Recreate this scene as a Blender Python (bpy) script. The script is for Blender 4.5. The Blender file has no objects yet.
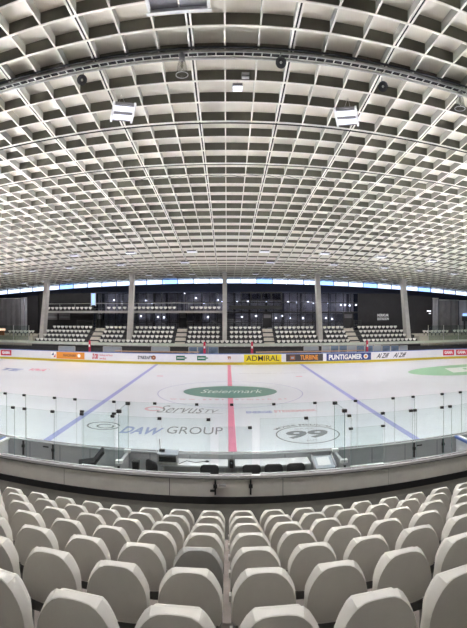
import bpy, bmesh, math, random
from mathutils import Vector, Matrix
random.seed(99)
S = bpy.context.scene
C = S.collection
F = 440.0; XV = 227.0; Y0 = 314.0; CX = -0.2; EYE = 4.9      # cylindrical panorama: pixels per radian, vanishing column, horizon

# ------------------------------------------------------------------ camera
cd = bpy.data.cameras.new('camera'); cam = bpy.data.objects.new('camera', cd); C.objects.link(cam)
cam.location = (CX, 0, EYE)
cam.rotation_euler = (math.pi/2, 0, -(233.5-XV)/F)
cd.type = 'PANO'; cd.panorama_type = 'CENTRAL_CYLINDRICAL'
cd.central_cylindrical_range_u_min = -233.5/F; cd.central_cylindrical_range_u_max = 233.5/F
cd.central_cylindrical_range_v_min = -314.0/F; cd.central_cylindrical_range_v_max = 314.0/F
cd.central_cylindrical_radius = 1.0
cd.clip_start = 0.05; cd.clip_end = 400
S.camera = cam
# ------------------------------------------------------------------ world, exposure
W = bpy.data.worlds.new('world'); S.world = W; W.use_nodes = True
bg = W.node_tree.nodes['Background']; bg.inputs[0].default_value = (0.66, 0.78, 1.0, 1); bg.inputs[1].default_value = 1.7
S.view_settings.view_transform = 'Standard'; S.view_settings.look = 'None'; S.view_settings.gamma = 1
S.view_settings.use_curve_mapping = False
S.view_settings.exposure = 0.84
S.cycles.use_denoising = True
S.cycles.max_bounces = 10; S.cycles.diffuse_bounces = 6; S.cycles.transparent_max_bounces = 24
S.cycles.sample_clamp_indirect = 40.0
LAMP_W = 300.0        # radiant power of floodlights: hanging far rows, two near ones, added ones over the stand and over the ends of the near ice
FAR_W = 66.0; NEAR_W = 140.0; STAND_W = 150.0; SIDE_W = 900.0

# ------------------------------------------------------------------ materials
def mat(name, col, rough=0.6, metal=0.0, noise=0.0, nscale=6.0, spec=0.5, bump=0.0, emit=None, estr=0.0, coat=0.0):
    m = bpy.data.materials.new(name); m.use_nodes = True
    nt = m.node_tree; b = nt.nodes['Principled BSDF']
    b.inputs['Base Color'].default_value = (*col, 1); b.inputs['Roughness'].default_value = rough
    b.inputs['Metallic'].default_value = metal; b.inputs['Specular IOR Level'].default_value = spec
    if coat: b.inputs['Coat Weight'].default_value = coat
    if noise or bump:
        tc = nt.nodes.new('ShaderNodeTexCoord'); n = nt.nodes.new('ShaderNodeTexNoise')
        n.inputs['Scale'].default_value = nscale; n.inputs['Detail'].default_value = 6
        nt.links.new(tc.outputs['Object'], n.inputs['Vector'])
        if noise:
            r = nt.nodes.new('ShaderNodeMapRange'); r.inputs['From Min'].default_value = 0.3; r.inputs['From Max'].default_value = 0.7
            r.inputs['To Min'].default_value = 1-noise; r.inputs['To Max'].default_value = 1+noise
            nt.links.new(n.outputs['Fac'], r.inputs['Value'])
            mx = nt.nodes.new('ShaderNodeVectorMath'); mx.operation = 'SCALE'; mx.inputs[0].default_value = col
            nt.links.new(r.outputs['Result'], mx.inputs['Scale']); nt.links.new(mx.outputs['Vector'], b.inputs['Base Color'])
        if bump:
            bp = nt.nodes.new('ShaderNodeBump'); bp.inputs['Strength'].default_value = bump; bp.inputs['Distance'].default_value = 0.02
            nt.links.new(n.outputs['Fac'], bp.inputs['Height']); nt.links.new(bp.outputs['Normal'], b.inputs['Normal'])
    if emit:
        b.inputs['Emission Color'].default_value = (*emit, 1); b.inputs['Emission Strength'].default_value = estr
    return m
def glassmat(name, tint, gloss=0.05, rough=0.02):
    m = bpy.data.materials.new(name); m.use_nodes = True; nt = m.node_tree
    for n in list(nt.nodes): nt.nodes.remove(n)
    o = nt.nodes.new('ShaderNodeOutputMaterial'); mx = nt.nodes.new('ShaderNodeMixShader'); t = nt.nodes.new('ShaderNodeBsdfTransparent')
    g = nt.nodes.new('ShaderNodeBsdfGlossy'); t.inputs[0].default_value = (*tint, 1); g.inputs['Roughness'].default_value = rough
    mx.inputs[0].default_value = gloss
    nt.links.new(t.outputs[0], mx.inputs[1]); nt.links.new(g.outputs[0], mx.inputs[2]); nt.links.new(mx.outputs[0], o.inputs[0])
    return m
M = {}
M['ice'] = mat('ice', (0.765, 0.782, 0.855), 0.28, noise=0.03, nscale=0.25, spec=0.35)
M['blue'] = mat('ice_blue', (0.30, 0.32, 0.70), 0.35)
M['red'] = mat('ice_red', (0.78, 0.22, 0.36), 0.35)
M['thinblue'] = mat('ice_thin_blue', (0.50, 0.50, 0.68), 0.4)
M['thinred'] = mat('ice_thin_red', (0.72, 0.40, 0.48), 0.4)
M['icegreen'] = mat('ice_green', (0.09, 0.24, 0.19), 0.35)
M['icelime'] = mat('ice_lime', (0.30, 0.58, 0.36), 0.35)
M['icegrey'] = mat('ice_grey', (0.12, 0.13, 0.155), 0.35)
M['icemid'] = mat('ice_mid_grey', (0.42, 0.42, 0.48), 0.35)
M['iceink'] = mat('ice_ink', (0.14, 0.17, 0.34), 0.35)
M['iceblue2'] = mat('ice_logo_blue', (0.26, 0.32, 0.62), 0.35)
M['icewhite'] = mat('ice_white', (0.82, 0.86, 0.84), 0.35)
M['deck'] = mat('roof_deck', (0.80, 0.76, 0.67), 0.8, noise=0.05, nscale=1.4, spec=0.2)
M['rib'] = mat('roof_rib', (0.87, 0.84, 0.765), 0.7, noise=0.03, nscale=2.0, spec=0.2)
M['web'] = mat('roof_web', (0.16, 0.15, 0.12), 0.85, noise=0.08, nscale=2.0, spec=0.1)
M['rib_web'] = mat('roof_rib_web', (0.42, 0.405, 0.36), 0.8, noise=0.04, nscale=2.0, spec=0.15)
M['slot'] = mat('slot_dark', (0.03, 0.03, 0.028), 0.8)
M['steel'] = mat('galvanised', (0.55, 0.55, 0.53), 0.35, 0.7, noise=0.1, nscale=8)
M['chrome'] = mat('chrome', (0.86, 0.84, 0.87), 0.22, 0.6)
M['black'] = mat('black', (0.012, 0.012, 0.013), 0.5)
M['rubber'] = mat('rubber', (0.02, 0.02, 0.021), 0.8)
M['dark'] = mat('dark_grey', (0.045, 0.045, 0.05), 0.6, noise=0.1)
M['navy'] = mat('navy', (0.012, 0.018, 0.045), 0.7)
M['charcoal'] = mat('charcoal', (0.022, 0.021, 0.024), 0.8, noise=0.15, nscale=1)
M['concrete'] = mat('concrete', (0.36, 0.345, 0.32), 0.85, noise=0.12, nscale=3, bump=0.15)
M['step'] = mat('step_concrete', (0.27, 0.235, 0.215), 0.9, noise=0.18, nscale=5, bump=0.3)
M['walk'] = mat('walkway_shaded', (0.075, 0.07, 0.06), 0.9, noise=0.15, nscale=4, bump=0.2)  # walkway floor, its shade painted in as a darker base colour
M['stair'] = mat('aisle_concrete', (0.62, 0.58, 0.51), 0.85, noise=0.08, nscale=3)
M['column'] = mat('column_concrete', (0.46, 0.44, 0.41), 0.85, noise=0.08, nscale=2, bump=0.1)
M['seat'] = mat('seat_plastic', (0.74, 0.722, 0.675), 0.5, noise=0.02, nscale=9, spec=0.45)
M['seatdark'] = mat('seat_plastic_grey', (0.40, 0.40, 0.385), 0.5, noise=0.02, nscale=9, spec=0.45)
M['farseat'] = mat('far_seat_plastic', (0.88, 0.87, 0.83), 0.5)
M['bracket'] = mat('bracket', (0.14, 0.14, 0.135), 0.5, 0.3)
M['board'] = mat('board_white', (0.80, 0.79, 0.84), 0.35, noise=0.02)
M['boardback'] = mat('board_back', (0.42, 0.43, 0.45), 0.5, noise=0.05, nscale=2)
M['panel'] = mat('parapet_panel', (0.72, 0.70, 0.66), 0.38, noise=0.05, nscale=3)
M['cap'] = mat('cap_blue', (0.13, 0.20, 0.52), 0.4)
M['yellow'] = mat('kick_yellow', (0.62, 0.47, 0.03), 0.45)
M['adyellow'] = mat('ad_yellow', (0.85, 0.68, 0.02), 0.4)
M['adorange'] = mat('ad_orange', (0.80, 0.30, 0.04), 0.4)
M['adred'] = mat('ad_red', (0.62, 0.03, 0.07), 0.4)
M['adbrown'] = mat('ad_brown', (0.06, 0.05, 0.055), 0.4)
M['adrust'] = mat('ad_rust', (0.35, 0.12, 0.05), 0.4)
M['adblue'] = mat('ad_blue', (0.03, 0.06, 0.24), 0.4)
M['adgreen'] = mat('ad_green', (0.03, 0.16, 0.10), 0.4)
M['white'] = mat('white_paint', (0.85, 0.85, 0.85), 0.4)
M['ink'] = mat('ink', (0.02, 0.02, 0.04), 0.4)
M['inkgreen'] = mat('ink_green', (0.02, 0.09, 0.04), 0.4)
M['redpaint'] = mat('red_paint', (0.55, 0.02, 0.07), 0.4)
M['wood'] = mat('bench_wood', (0.48, 0.30, 0.20), 0.5, noise=0.2, nscale=3)
M['glass'] = glassmat('rink_glass', (0.955, 0.982, 0.980), 0.025)
M['glassedge'] = mat('glass_edge', (0.13, 0.24, 0.22), 0.2)
M['lowglass'] = glassmat('balustrade_glass', (0.86, 0.91, 0.88), 0.06, 0.1)
M['darkglass'] = glassmat('facade_glass', (0.68, 0.69, 0.74), 0.08, 0.03)
M['skyglass'] = glassmat('clerestory_glass', (0.93, 0.96, 1.0), 0.02)
M['skyglass2'] = glassmat('clerestory_blue_glass', (0.62, 0.76, 1.0), 0.02); M['skyglass3'] = glassmat('clerestory_grey_glass', (0.8, 0.84, 0.92), 0.02)
M['clearplastic'] = glassmat('clear_plastic', (0.80, 0.80, 0.78), 0.12, 0.1)
M['balustrade'] = mat('balustrade_panel', (0.55, 0.60, 0.52), 0.25, noise=0.08, nscale=2)
M['lamp'] = mat('lamp_diffuser', (0.9, 0.9, 0.95), 0.4, emit=(0.84, 0.86, 1.0), estr=0.55)
M['lampdim'] = mat('lamp_lens', (0.8, 0.8, 0.8), 0.3, emit=(0.9, 0.92, 1.0), estr=1.2)
M['lampgrey'] = mat('lamp_housing', (0.26, 0.25, 0.27), 0.45, 0.3)
M['bulb'] = mat('interior_bulb', (1, 1, 1), 0.4, emit=(0.85, 0.88, 1.0), estr=7.0)
M['bluelit'] = mat('lit_screen', (0.2, 0.3, 0.6), 0.4, emit=(0.35, 0.55, 1.0), estr=0.8)
M['warmlit'] = mat('warm_sign', (0.6, 0.3, 0.2), 0.4, emit=(1.0, 0.62, 0.45), estr=1.0)
M['mesh'] = mat('curtain', (0.16, 0.155, 0.165), 0.9, noise=0.15, nscale=0.8)
M['meshlight'] = mat('curtain_light', (0.30, 0.30, 0.33), 0.9, noise=0.1, nscale=0.8)
M['interior'] = mat('interior_wall', (0.6, 0.58, 0.62), 0.8, noise=0.25, nscale=0.7)
M['beige'] = mat('beige_wall', (0.46, 0.43, 0.37), 0.8, noise=0.08)
M['bluepane'] = mat('blue_pane', (0.16, 0.22, 0.32), 0.15, noise=0.4, nscale=1.5)
M['palepane'] = mat('pale_pane', (0.36, 0.40, 0.46), 0.3)
M['screen'] = mat('device_screen', (0.25, 0.30, 0.38), 0.2)
M['tabletop'] = mat('table_top', (0.70, 0.71, 0.74), 0.4)

# ------------------------------------------------------------------ helpers
class MB:
    """collects shapes into one bmesh; build() links them as one object"""
    def __init__(s): s.bm = bmesh.new(); s.mats = []
    def mi(s, m):
        if m is None: return 0
        m = M[m] if isinstance(m, str) else m
        if m not in s.mats: s.mats.append(m)
        return s.mats.index(m)
    def box(s, x0, x1, y0, y1, z0, z1, m=None, rot=None, edge=None):
        k = s.mi(m); c = Vector(((x0+x1)/2, (y0+y1)/2, (z0+z1)/2))
        vs = []
        for z in (z0, z1):
            for x, y in ((x0, y0), (x1, y0), (x1, y1), (x0, y1)):
                p = Vector((x, y, z))
                if rot is not None: p = c + rot @ (p-c)
                vs.append(s.bm.verts.new(p))
        for i, f in enumerate(((3, 2, 1, 0), (4, 5, 6, 7), (0, 1, 5, 4), (1, 2, 6, 5), (2, 3, 7, 6), (3, 0, 4, 7))):
            fc = s.bm.faces.new([vs[j] for j in f]); fc.material_index = k
            if edge is not None and i in edge[0]: fc.material_index = s.mi(edge[1])
        return s
    def beam(s, a, b, w, h, m=None):
        """box along a->b with width w (horizontal) and height h"""
        k = s.mi(m); a = Vector(a); b = Vector(b); d = (b-a).normalized()
        up = Vector((0, 0, 1)) if abs(d.z) < 0.98 else Vector((0, 1, 0))
        sx = d.cross(up).normalized(); sz = sx.cross(d).normalized()
        vs = [s.bm.verts.new(p + sx*(i*w/2) + sz*(j*h/2)) for p in (a, b) for i, j in ((-1, -1), (1, -1), (1, 1), (-1, 1))]
        for f in ((3, 2, 1, 0), (4, 5, 6, 7), (0, 1, 5, 4), (1, 2, 6, 5), (2, 3, 7, 6), (3, 0, 4, 7)):
            s.bm.faces.new([vs[j] for j in f]).material_index = k
        return s
    def tube(s, pts, r, m=None, n=8, caps=True):
        k = s.mi(m); rings = []; pts = [Vector(p) for p in pts]
        rr = r if isinstance(r, (list, tuple)) else [r]*len(pts)
        for i, p in enumerate(pts):
            d = (pts[min(i+1, len(pts)-1)] - pts[max(i-1, 0)]).normalized()
            up = Vector((0, 0, 1)) if abs(d.z) < 0.9 else Vector((1, 0, 0))
            u = d.cross(up).normalized(); v = u.cross(d)
            rings.append([s.bm.verts.new(p + (u*math.cos(2*math.pi*q/n) + v*math.sin(2*math.pi*q/n))*rr[i]) for q in range(n)])
        for a, b in zip(rings, rings[1:]):
            for q in range(n):
                f = s.bm.faces.new((a[q], a[(q+1) % n], b[(q+1) % n], b[q])); f.material_index = k; f.smooth = True
        if caps:
            s.bm.faces.new(rings[0][::-1]).material_index = k; s.bm.faces.new(rings[-1]).material_index = k
        return s
    def poly(s, pts, m=None):
        s.bm.faces.new([s.bm.verts.new(p) for p in pts]).material_index = s.mi(m); return s
    def prism(s, pts, off, m=None):
        """closed outline extruded by the vector off"""
        k = s.mi(m); off = Vector(off); a = [s.bm.verts.new(p) for p in pts]; b = [s.bm.verts.new(Vector(p)+off) for p in pts]
        s.bm.faces.new(a).material_index = k; s.bm.faces.new(b[::-1]).material_index = k
        for i in range(len(a)):
            j = (i+1) % len(a); s.bm.faces.new((a[j], a[i], b[i], b[j])).material_index = k
        return s
    def loft(s, loops, m=None, cap=True, smooth=True):
        k = s.mi(m); L = [[s.bm.verts.new(p) for p in lp] for lp in loops]
        for a, b in zip(L, L[1:]):
            n = len(a)
            for i in range(n):
                f = s.bm.faces.new((a[i], a[(i+1) % n], b[(i+1) % n], b[i])); f.material_index = k; f.smooth = smooth
        if cap:
            for lp, rev in ((L[0], True), (L[-1], False)):
                f = s.bm.faces.new(lp[::-1] if rev else lp); f.material_index = k; f.smooth = smooth
        return s
    def ring(s, cx, cy, r0, r1, z, h, a0=0, a1=2*math.pi, n=72, m=None, sx=1.0, sy=1.0):
        k = s.mi(m)
        P = lambda r, a, zz: s.bm.verts.new((cx+sx*r*math.cos(a), cy+sy*r*math.sin(a), zz))
        rows = []
        for i in range(n+1):
            a = a0+(a1-a0)*i/n; rows.append((P(r0, a, z), P(r1, a, z), P(r1, a, z+h), P(r0, a, z+h)))
        for p, q in zip(rows, rows[1:]):
            for i in range(4):
                j = (i+1) % 4; s.bm.faces.new((p[i], p[j], q[j], q[i])).material_index = k
        return s
    def build(s, name, parent=None, m=None):
        bmesh.ops.recalc_face_normals(s.bm, faces=s.bm.faces[:])
        me = bpy.data.meshes.new(name); s.bm.to_mesh(me); s.bm.free()
        for q in s.mats: me.materials.append(q)
        if m: me.materials.clear(); me.materials.append(M[m])
        o = bpy.data.objects.new(name, me); C.objects.link(o)
        if parent is not None: o.parent = parent
        return o
def tag(o, label=None, cat=None, group=None, kind=None):
    if label: o['label'] = label
    if cat: o['category'] = cat
    if group: o['group'] = group
    if kind: o['kind'] = kind
    return o
def struct(o): o['kind'] = 'structure'; return o
def thing(name, label, cat, loc=(0, 0, 0), rz=0, group=None):
    o = bpy.data.objects.new(name, None); C.objects.link(o); o.location = loc; o.rotation_euler = (0, 0, rz)
    return tag(o, label, cat, group)
def dup(root, loc, rz, label, group=None):
    r = root.copy(); C.objects.link(r); r.location = loc; r.rotation_euler = (0, 0, rz); r['label'] = label
    if group: r['group'] = group
    for ch in list(root.children):
        c = ch.copy(); C.objects.link(c); c.parent = r
        for g in ch.children:
            d = g.copy(); C.objects.link(d); d.parent = c
    return r
def X(px, D): return CX + math.tan((px-XV)/F)*D
def Z(px, y, D): return EYE + (Y0-y)/F*D/math.cos((px-XV)/F)
def ice(px, y):
    r = EYE*F/(y-Y0); t = (px-XV)/F
    return CX + r*math.sin(t), r*math.cos(t)
ORD = ['first', 'second', 'third', 'fourth', 'fifth', 'sixth', 'seventh', 'eighth', 'ninth', 'tenth', 'eleventh', 'twelfth', 'thirteenth',
       'fourteenth', 'fifteenth', 'sixteenth', 'seventeenth', 'eighteenth', 'nineteenth', 'twentieth', 'twenty-first', 'twenty-second',
       'twenty-third', 'twenty-fourth', 'twenty-fifth', 'twenty-sixth', 'twenty-seventh', 'twenty-eighth', 'twenty-ninth', 'thirtieth']
def text_mesh(body, bold=0.0, shear=0.0):
    cu = bpy.data.curves.new('lettering', 'FONT'); cu.body = body; cu.offset = bold; cu.shear = shear; cu.resolution_u = 3
    o = bpy.data.objects.new('lettering', cu); C.objects.link(o)
    dg = bpy.context.evaluated_depsgraph_get(); me = bpy.data.meshes.new_from_object(o.evaluated_get(dg))
    bpy.data.objects.remove(o); bpy.data.curves.remove(cu)
    return me
def text(body, w, h, m, parent, loc, rot=(0, 0, 0), bold=0.0, shear=0.0, name='lettering', arc=None, skew=None):
    """lettering fitted to a w x h box centred on loc, lying in the local XY plane, then rotated"""
    me = text_mesh(body, bold, shear)
    xs = [v.co.x for v in me.vertices]; ys = [v.co.y for v in me.vertices]
    x0, x1, y0, y1 = min(xs), max(xs), min(ys), max(ys)
    for v in me.vertices:
        u = (v.co.x-(x0+x1)/2)/(x1-x0); q = (v.co.y-(y0+y1)/2)/(y1-y0)
        if arc:
            a = math.pi/2 - u*w/arc; r = arc + q*h; v.co = (r*math.cos(a), r*math.sin(a), 0)
        else: v.co = (u*w, q*h, 0)
    me.materials.clear(); me.materials.append(M[m])
    o = bpy.data.objects.new(name, me); C.objects.link(o); o.location = loc; o.rotation_euler = rot
    if parent is not None: o.parent = parent
    return o

# ================================================================== SETTING: floor slabs, walls, roof
NB, FB = 12.15, 42.4            # near and far inner faces of the rink boards
g = MB().box(-41, 41, 12.0, 58, -0.5, -0.02, 'concrete'); struct(g.build('floor'))

# ---- ice sheet with its painted marks
def rink_outline(off, z):
    pts = []; R = 8.5; XE = 30.0
    for cx, cy, a0 in ((XE-R, FB-R, 0), (-XE+R, FB-R, 90), (-XE+R, NB+R, 180), (XE-R, NB+R, 270)):
        for i in range(17):
            a = math.radians(a0+90*i/16); pts.append((cx+(R+off)*math.cos(a), cy+(R+off)*math.sin(a), z))
    return pts
icesheet = MB().prism(rink_outline(0, -0.02), (0, 0, 0.02), 'ice').build('ice_sheet')
struct(icesheet)
def mark(mb, name='ice_marking'): return mb.build(name, icesheet)
mark(MB().box(-0.15, 0.15, NB+.02, FB-.02, 0.0, 0.003, 'red'), 'red_line')
for sx in (-1, 1): mark(MB().box(sx*7.0-0.15, sx*7.0+0.15, NB+.02, FB-.02, 0.0, 0.003, 'blue'), 'blue_line')
mark(MB().ring(0, 27.4, 4.46, 4.52, 0, 0.004, m='thinblue'), 'centre_circle')
mark(MB().ring(0, NB, 2.97, 3.03, 0, 0.004, 0, math.pi, m='thinred'), 'referee_crease')
# green centre oval
def oval(cx, cy, a, b, z, m, name, n=64):
    return mark(MB().prism([(cx+a*math.cos(2*math.pi*i/n), cy+b*math.sin(2*math.pi*i/n), z) for i in range(n)], (0, 0, 0.002), m), name)
oval(0.0, 27.75, 2.95, 2.1, 0.004, 'icegreen', 'oval_logo')
text('Steiermark', 3.9, 1.25, 'icewhite', icesheet, (0.1, 27.85, 0.0075), bold=0.0, shear=0.35)
text('w w w . s t e i', 3.1, 0.32, 'thinred', icesheet, (-1.95, 25.2, 0.004), bold=0.03)
text('e r m a r k . a t', 3.0, 0.32, 'thinred', icesheet, (1.75, 25.2, 0.004), bold=0.03)
# Servus TV
a = ice(154, 412); b = ice(212, 412)
text('Servus', 2.35, 1.7, 'icegrey', icesheet, (-2.55, 22.5, 0.003), shear=0.45, bold=-0.004)
text('TV', 0.7, 0.75, 'icegrey', icesheet, (-0.95, 22.15, 0.003), shear=0.4)
mark(MB().ring(-3.95, 22.45, 0.33, 0.5, 0, 0.004, 0.3, 5.6, m='thinred', sx=1.0, sy=1.1), 'red_swirl')
mark(MB().box(-3.7, -0.4, 21.6, 21.66, 0, 0.003, 'icemid'), 'underline')
# group lettering with swirl
text('DAW', 1.75, 1.15, 'iceblue2', icesheet, (-3.75, 18.15, 0.003), bold=0.035, shear=0.2)
text('GROUP', 2.35, 1.15, 'icegrey', icesheet, (-1.55, 18.45, 0.003), bold=0.0)
mark(MB().ring(-5.55, 18.55, 0.60, 0.68, 0, 0.004, 0.2, 6.1, m='icegrey', sx=1.1, sy=1.0).ring(-5.45, 18.5, 0.28, 0.36, 0, 0.004, 1.0, 6.9, m='icegrey', sx=1.1), 'swirl_emblem')
# 99 roundel
cx99, cy99 = 3.08, 17.65
mark(MB().ring(cx99, cy99, 1.25, 1.31, 0, 0.004, m='icegrey'), 'roundel')
text('99', 1.75, 1.15, 'icegrey', icesheet, (cx99, cy99, 0.003), bold=0.035, shear=0.15)
text('MOSER MEDICAL', 2.9, 0.24, 'icegrey', icesheet, (cx99, cy99, 0.003), bold=0.02, arc=1.52)
text('GRAZ', 0.85, 0.2, 'icemid', icesheet, (cx99, cy99+0.85, 0.003), bold=0.02)
text('AUT', 0.45, 0.2, 'icemid', icesheet, (cx99, cy99-0.88, 0.003), bold=0.02)
# two coloured line of lettering, thin far line of lettering
text('ENERGIE', 1.3, 0.5, 'iceblue2', icesheet, (1.4, 21.9, 0.003), bold=0.05)
text('STEIERMARK', 2.2, 0.5, 'thinred', icesheet, (3.25, 22.0, 0.003), bold=0.04)
text('www.moserhaar.at  www.99ers.at', 5.6, 0.35, 'icemid', icesheet, (3.6, 36.2, 0.003), bold=0.0)
for px, y in ((160, 376), (299, 376.5)):
    q = ice(px, y); mark(MB().box(q[0]-0.25, q[0]+0.25, q[1]-0.12, q[1]+0.12, 0, 0.003, 'red'), 'faceoff_dot')
# far left blue letters and pink crest, far right green oval
text('TE', 1.9, 1.6, 'iceblue2', icesheet, (-18.55, 34.3, 0.003), bold=0.06, rot=(0, 0, 0))
text('I', 0.5, 1.6, 'iceblue2', icesheet, (-20.3, 34.2, 0.003), bold=0.06)
text('VIVA', 1.7, 1.4, 'red', icesheet, (-16.3, 35.1, 0.003), bold=0.05)
mark(MB().ring(-16.3, 35.1, 0.95, 1.0, 0, 0.003, 0.4, 2.7, m='thinred', sy=1.3), 'crest_arc')
oval(21.0, 33.3, 6.5, 3.4, 0.001, 'icelime', 'green_oval')
mark(MB().prism([(17.9, 32.0, 0.004), (24.6, 32.0, 0.004), (24.9, 34.9, 0.004), (18.6, 34.9, 0.004)], (0, 0, 0.002), 'icewhite'), 'white_field')
text('GRAWE', 4.2, 1.7, 'icelime', icesheet, (21.9, 33.4, 0.0065), bold=0.07)

# ---- rink boards
def board_strip(name, z0, z1, o0, o1, m):
    mb = MB(); k = mb.mi(m); A = rink_outline(o0, z0); B = rink_outline(o1, z0); n = len(A); vs = []
    for i in range(n):
        a, b = A[i], B[i]
        vs.append([mb.bm.verts.new(p) for p in (a, b, (b[0], b[1], z1), (a[0], a[1], z1))])
    for i in range(n):
        p, q = vs[i], vs[(i+1) % n]
        mid = (A[i][1]+A[(i+1) % n][1])/2
        if abs(A[i][1]-NB) < 0.01 and abs(A[(i+1) % n][1]-NB) < 0.01: continue   # near long side is built apart
        for j in range(4):
            jj = (j+1) % 4; mb.bm.faces.new((p[j], p[jj], q[jj], q[j])).material_index = k
    return mb.build(name, None)
boards = thing('rink_boards', 'white rink boards with yellow kick strip and advertising around the far side of the ice', 'rink boards')
for nm, z0, z1, o0, o1, m in (('kick_strip', 0.0, 0.24, -0.005, 0.1, 'yellow'), ('board_panel', 0.24, 1.02, 0.0, 0.1, 'board'), ('top_cap', 1.02, 1.08, -0.01, 0.12, 'cap')):
    o = board_strip(nm, z0, z1, o0, o1, m); o.parent = boards
def board_pt(px):
    """point on the inner face of the far boards and the facing angle at pixel column px"""
    t = (px-XV)/F; R = 8.5
    x = CX + math.tan(t)*FB
    if abs(x) <= 21.5: return x, FB, 0.0
    s = 1 if x > 0 else -1; cx, cy = s*21.5, FB-R
    # ray from camera (CX,0) along (sin t, cos t) with the corner circle
    dx, dy = math.sin(t), math.cos(t); ox, oy = CX-cx, -cy
    b = ox*dx+oy*dy; c = ox*ox+oy*oy-R*R; u = -b+math.sqrt(b*b-c)
    x, y = CX+u*dx, u*dy
    return x, y, -math.atan2(x-cx, y-cy)
def ad(px0, px1, m, z0=0.30, z1=0.98, words=(), name='advert'):
    (xa, ya, _), (xb, yb, _) = board_pt(px0), board_pt(px1)
    xm, ym, _ = board_pt((px0+px1)/2); ang = math.atan2(yb-ya, xb-xa); L = math.hypot(xb-xa, yb-ya)
    n = Vector((math.sin(ang), -math.cos(ang), 0))
    ym = (ya+yb)/2; xm = (xa+xb)/2
    e = bpy.data.objects.new(name, None)
    mb = MB().box(-L/2, L/2, -0.012, 0.0, z0, z1, m); e = mb.build(name, boards)
    e.location = (xm, ym, 0) if abs(ang) < 1e-3 else (xm, ym-0.0, 0); e.rotation_euler = (0, 0, ang)
    if abs(ang) > 1e-3: e.location = (xm+n.x*0.03, ym+n.y*0.03, 0)
    for (body, u0, u1, v0, v1, mm, bold, shear) in words:
        text(body, (u1-u0)*L, (v1-v0)*(z1-z0), mm, e, ((-0.5+(u0+u1)/2)*L, -0.018, z0+(v0+v1)/2*(z1-z0)), (math.pi/2, 0, 0), bold, shear)
    return e
ad(1, 11.5, 'adred', 0.38, 0.98, [('GAMA', 0.12, 0.88, 0.25, 0.8, 'white', 0.05, 0)])
e = ad(51, 56, 'white', 0.3, 0.98); 
MBb = MB().prism([(-0.22, -0.02, 0.62), (0.0, -0.02, 0.9), (0.05, -0.02, 0.6)], (0, 0.006, 0), 'adblue').prism([(0.0, -0.02, 0.4), (0.24, -0.02, 0.75), (0.22, -0.02, 0.4)], (0, 0.006, 0), 'adred'); MBb.build('emblem', e)
e = ad(56.5, 84.5, 'adorange', 0.28, 0.98, [('PANORAMA', 0.24, 0.70, 0.3, 0.72, 'adrust', 0.04, 0.2)])
MB().ring(0.95, 0, 0, 0.17, 0, 0.01, m='white', n=20).build('emblem', e).matrix_local = Matrix.Translation((0, -0.02, 0.64)) @ Matrix.Rotation(math.pi/2, 4, 'X')
ad(90, 127, 'board', 0.28, 0.98, [('Z', 0.06, 0.12, 0.15, 0.9, 'adred', 0.08, 0.3), ('CBS', 0.12, 0.23, 0.15, 0.85, 'adred', 0.05, 0.3), ('Werbung und Druck', 0.26, 0.62, 0.5, 0.85, 'adred', 0.01, 0), ('www.cbs.at', 0.26, 0.44, 0.1, 0.42, 'adred', 0.01, 0)])
e = ad(137, 158, 'board', 0.28, 0.98, [('SYNKRAFT', 0.04, 0.72, 0.25, 0.75, 'ink', 0.03, 0)])
MB().ring(0.62, 0, 0.05, 0.22, 0, 0.01, m='adrust', n=20).build('emblem', e).matrix_local = Matrix.Translation((0, -0.02, 0.64)) @ Matrix.Rotation(math.pi/2, 4, 'X')
for p in (176, 197):
    e = ad(p, p+12.5, 'board', 0.28, 0.98)
    MB().box(-0.6, 0.25, -0.018, -0.012, 0.42, 0.86, 'adgreen').prism([(0.28, -0.018, 0.55), (0.5, -0.018, 0.64), (0.28, -0.018, 0.75)], (0, 0.005, 0), 'adgreen').box(-0.5, 0.15, -0.021, -0.018, 0.6, 0.68, 'white').build('emblem', e)
ad(226.5, 232, 'board', 0.28, 0.98, [('99', 0.2, 0.8, 0.3, 0.8, 'adrust', 0.05, 0)])
ad(244, 281.5, 'adyellow', 0.25, 0.99, [('ADMIRAL', 0.06, 0.94, 0.16, 0.86, 'ink', 0.006, 0)])
e = ad(286, 323, 'adbrown', 0.28, 0.99, [('TURBINE', 0.38, 0.86, 0.2, 0.85, 'adorange', 0.03, 0)])
MB().box(-1.45, -0.95, -0.018, -0.012, 0.42, 0.85, 'adrust').box(-1.35, -1.05, -0.022, -0.018, 0.55, 0.72, 'palepane').build('emblem', e)
e = ad(326.5, 371, 'adblue', 0.25, 0.99, [('PUNTIGAMER', 0.05, 0.80, 0.14, 0.86, 'white', 0.04, 0)])
MB().ring(1.75, 0, 0.0, 0.24, 0, 0.01, m='white', n=20).ring(1.75, 0, 0.0, 0.13, 0.005, 0.01, m='adorange', n=20).build('emblem', e).matrix_local = Matrix.Translation((0, -0.02, 0.62)) @ Matrix.Rotation(math.pi/2, 4, 'X')
ad(374, 410, 'board', 0.28, 0.98, [('Al Ziff', 0.06, 0.42, 0.15, 0.85, 'ink', 0.02, 0.6), ('Al Ziff', 0.52, 0.9, 0.15, 0.85, 'ink', 0.02, 0.6)])
ad(443, 454, 'adred', 0.38, 0.98, [('GAMA', 0.12, 0.88, 0.25, 0.8, 'white', 0.05, 0)])
ad(456, 467, 'adred', 0.38, 0.98, [('GAMA', 0.12, 0.88, 0.25, 0.8, 'white', 0.05, 0)])

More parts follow.
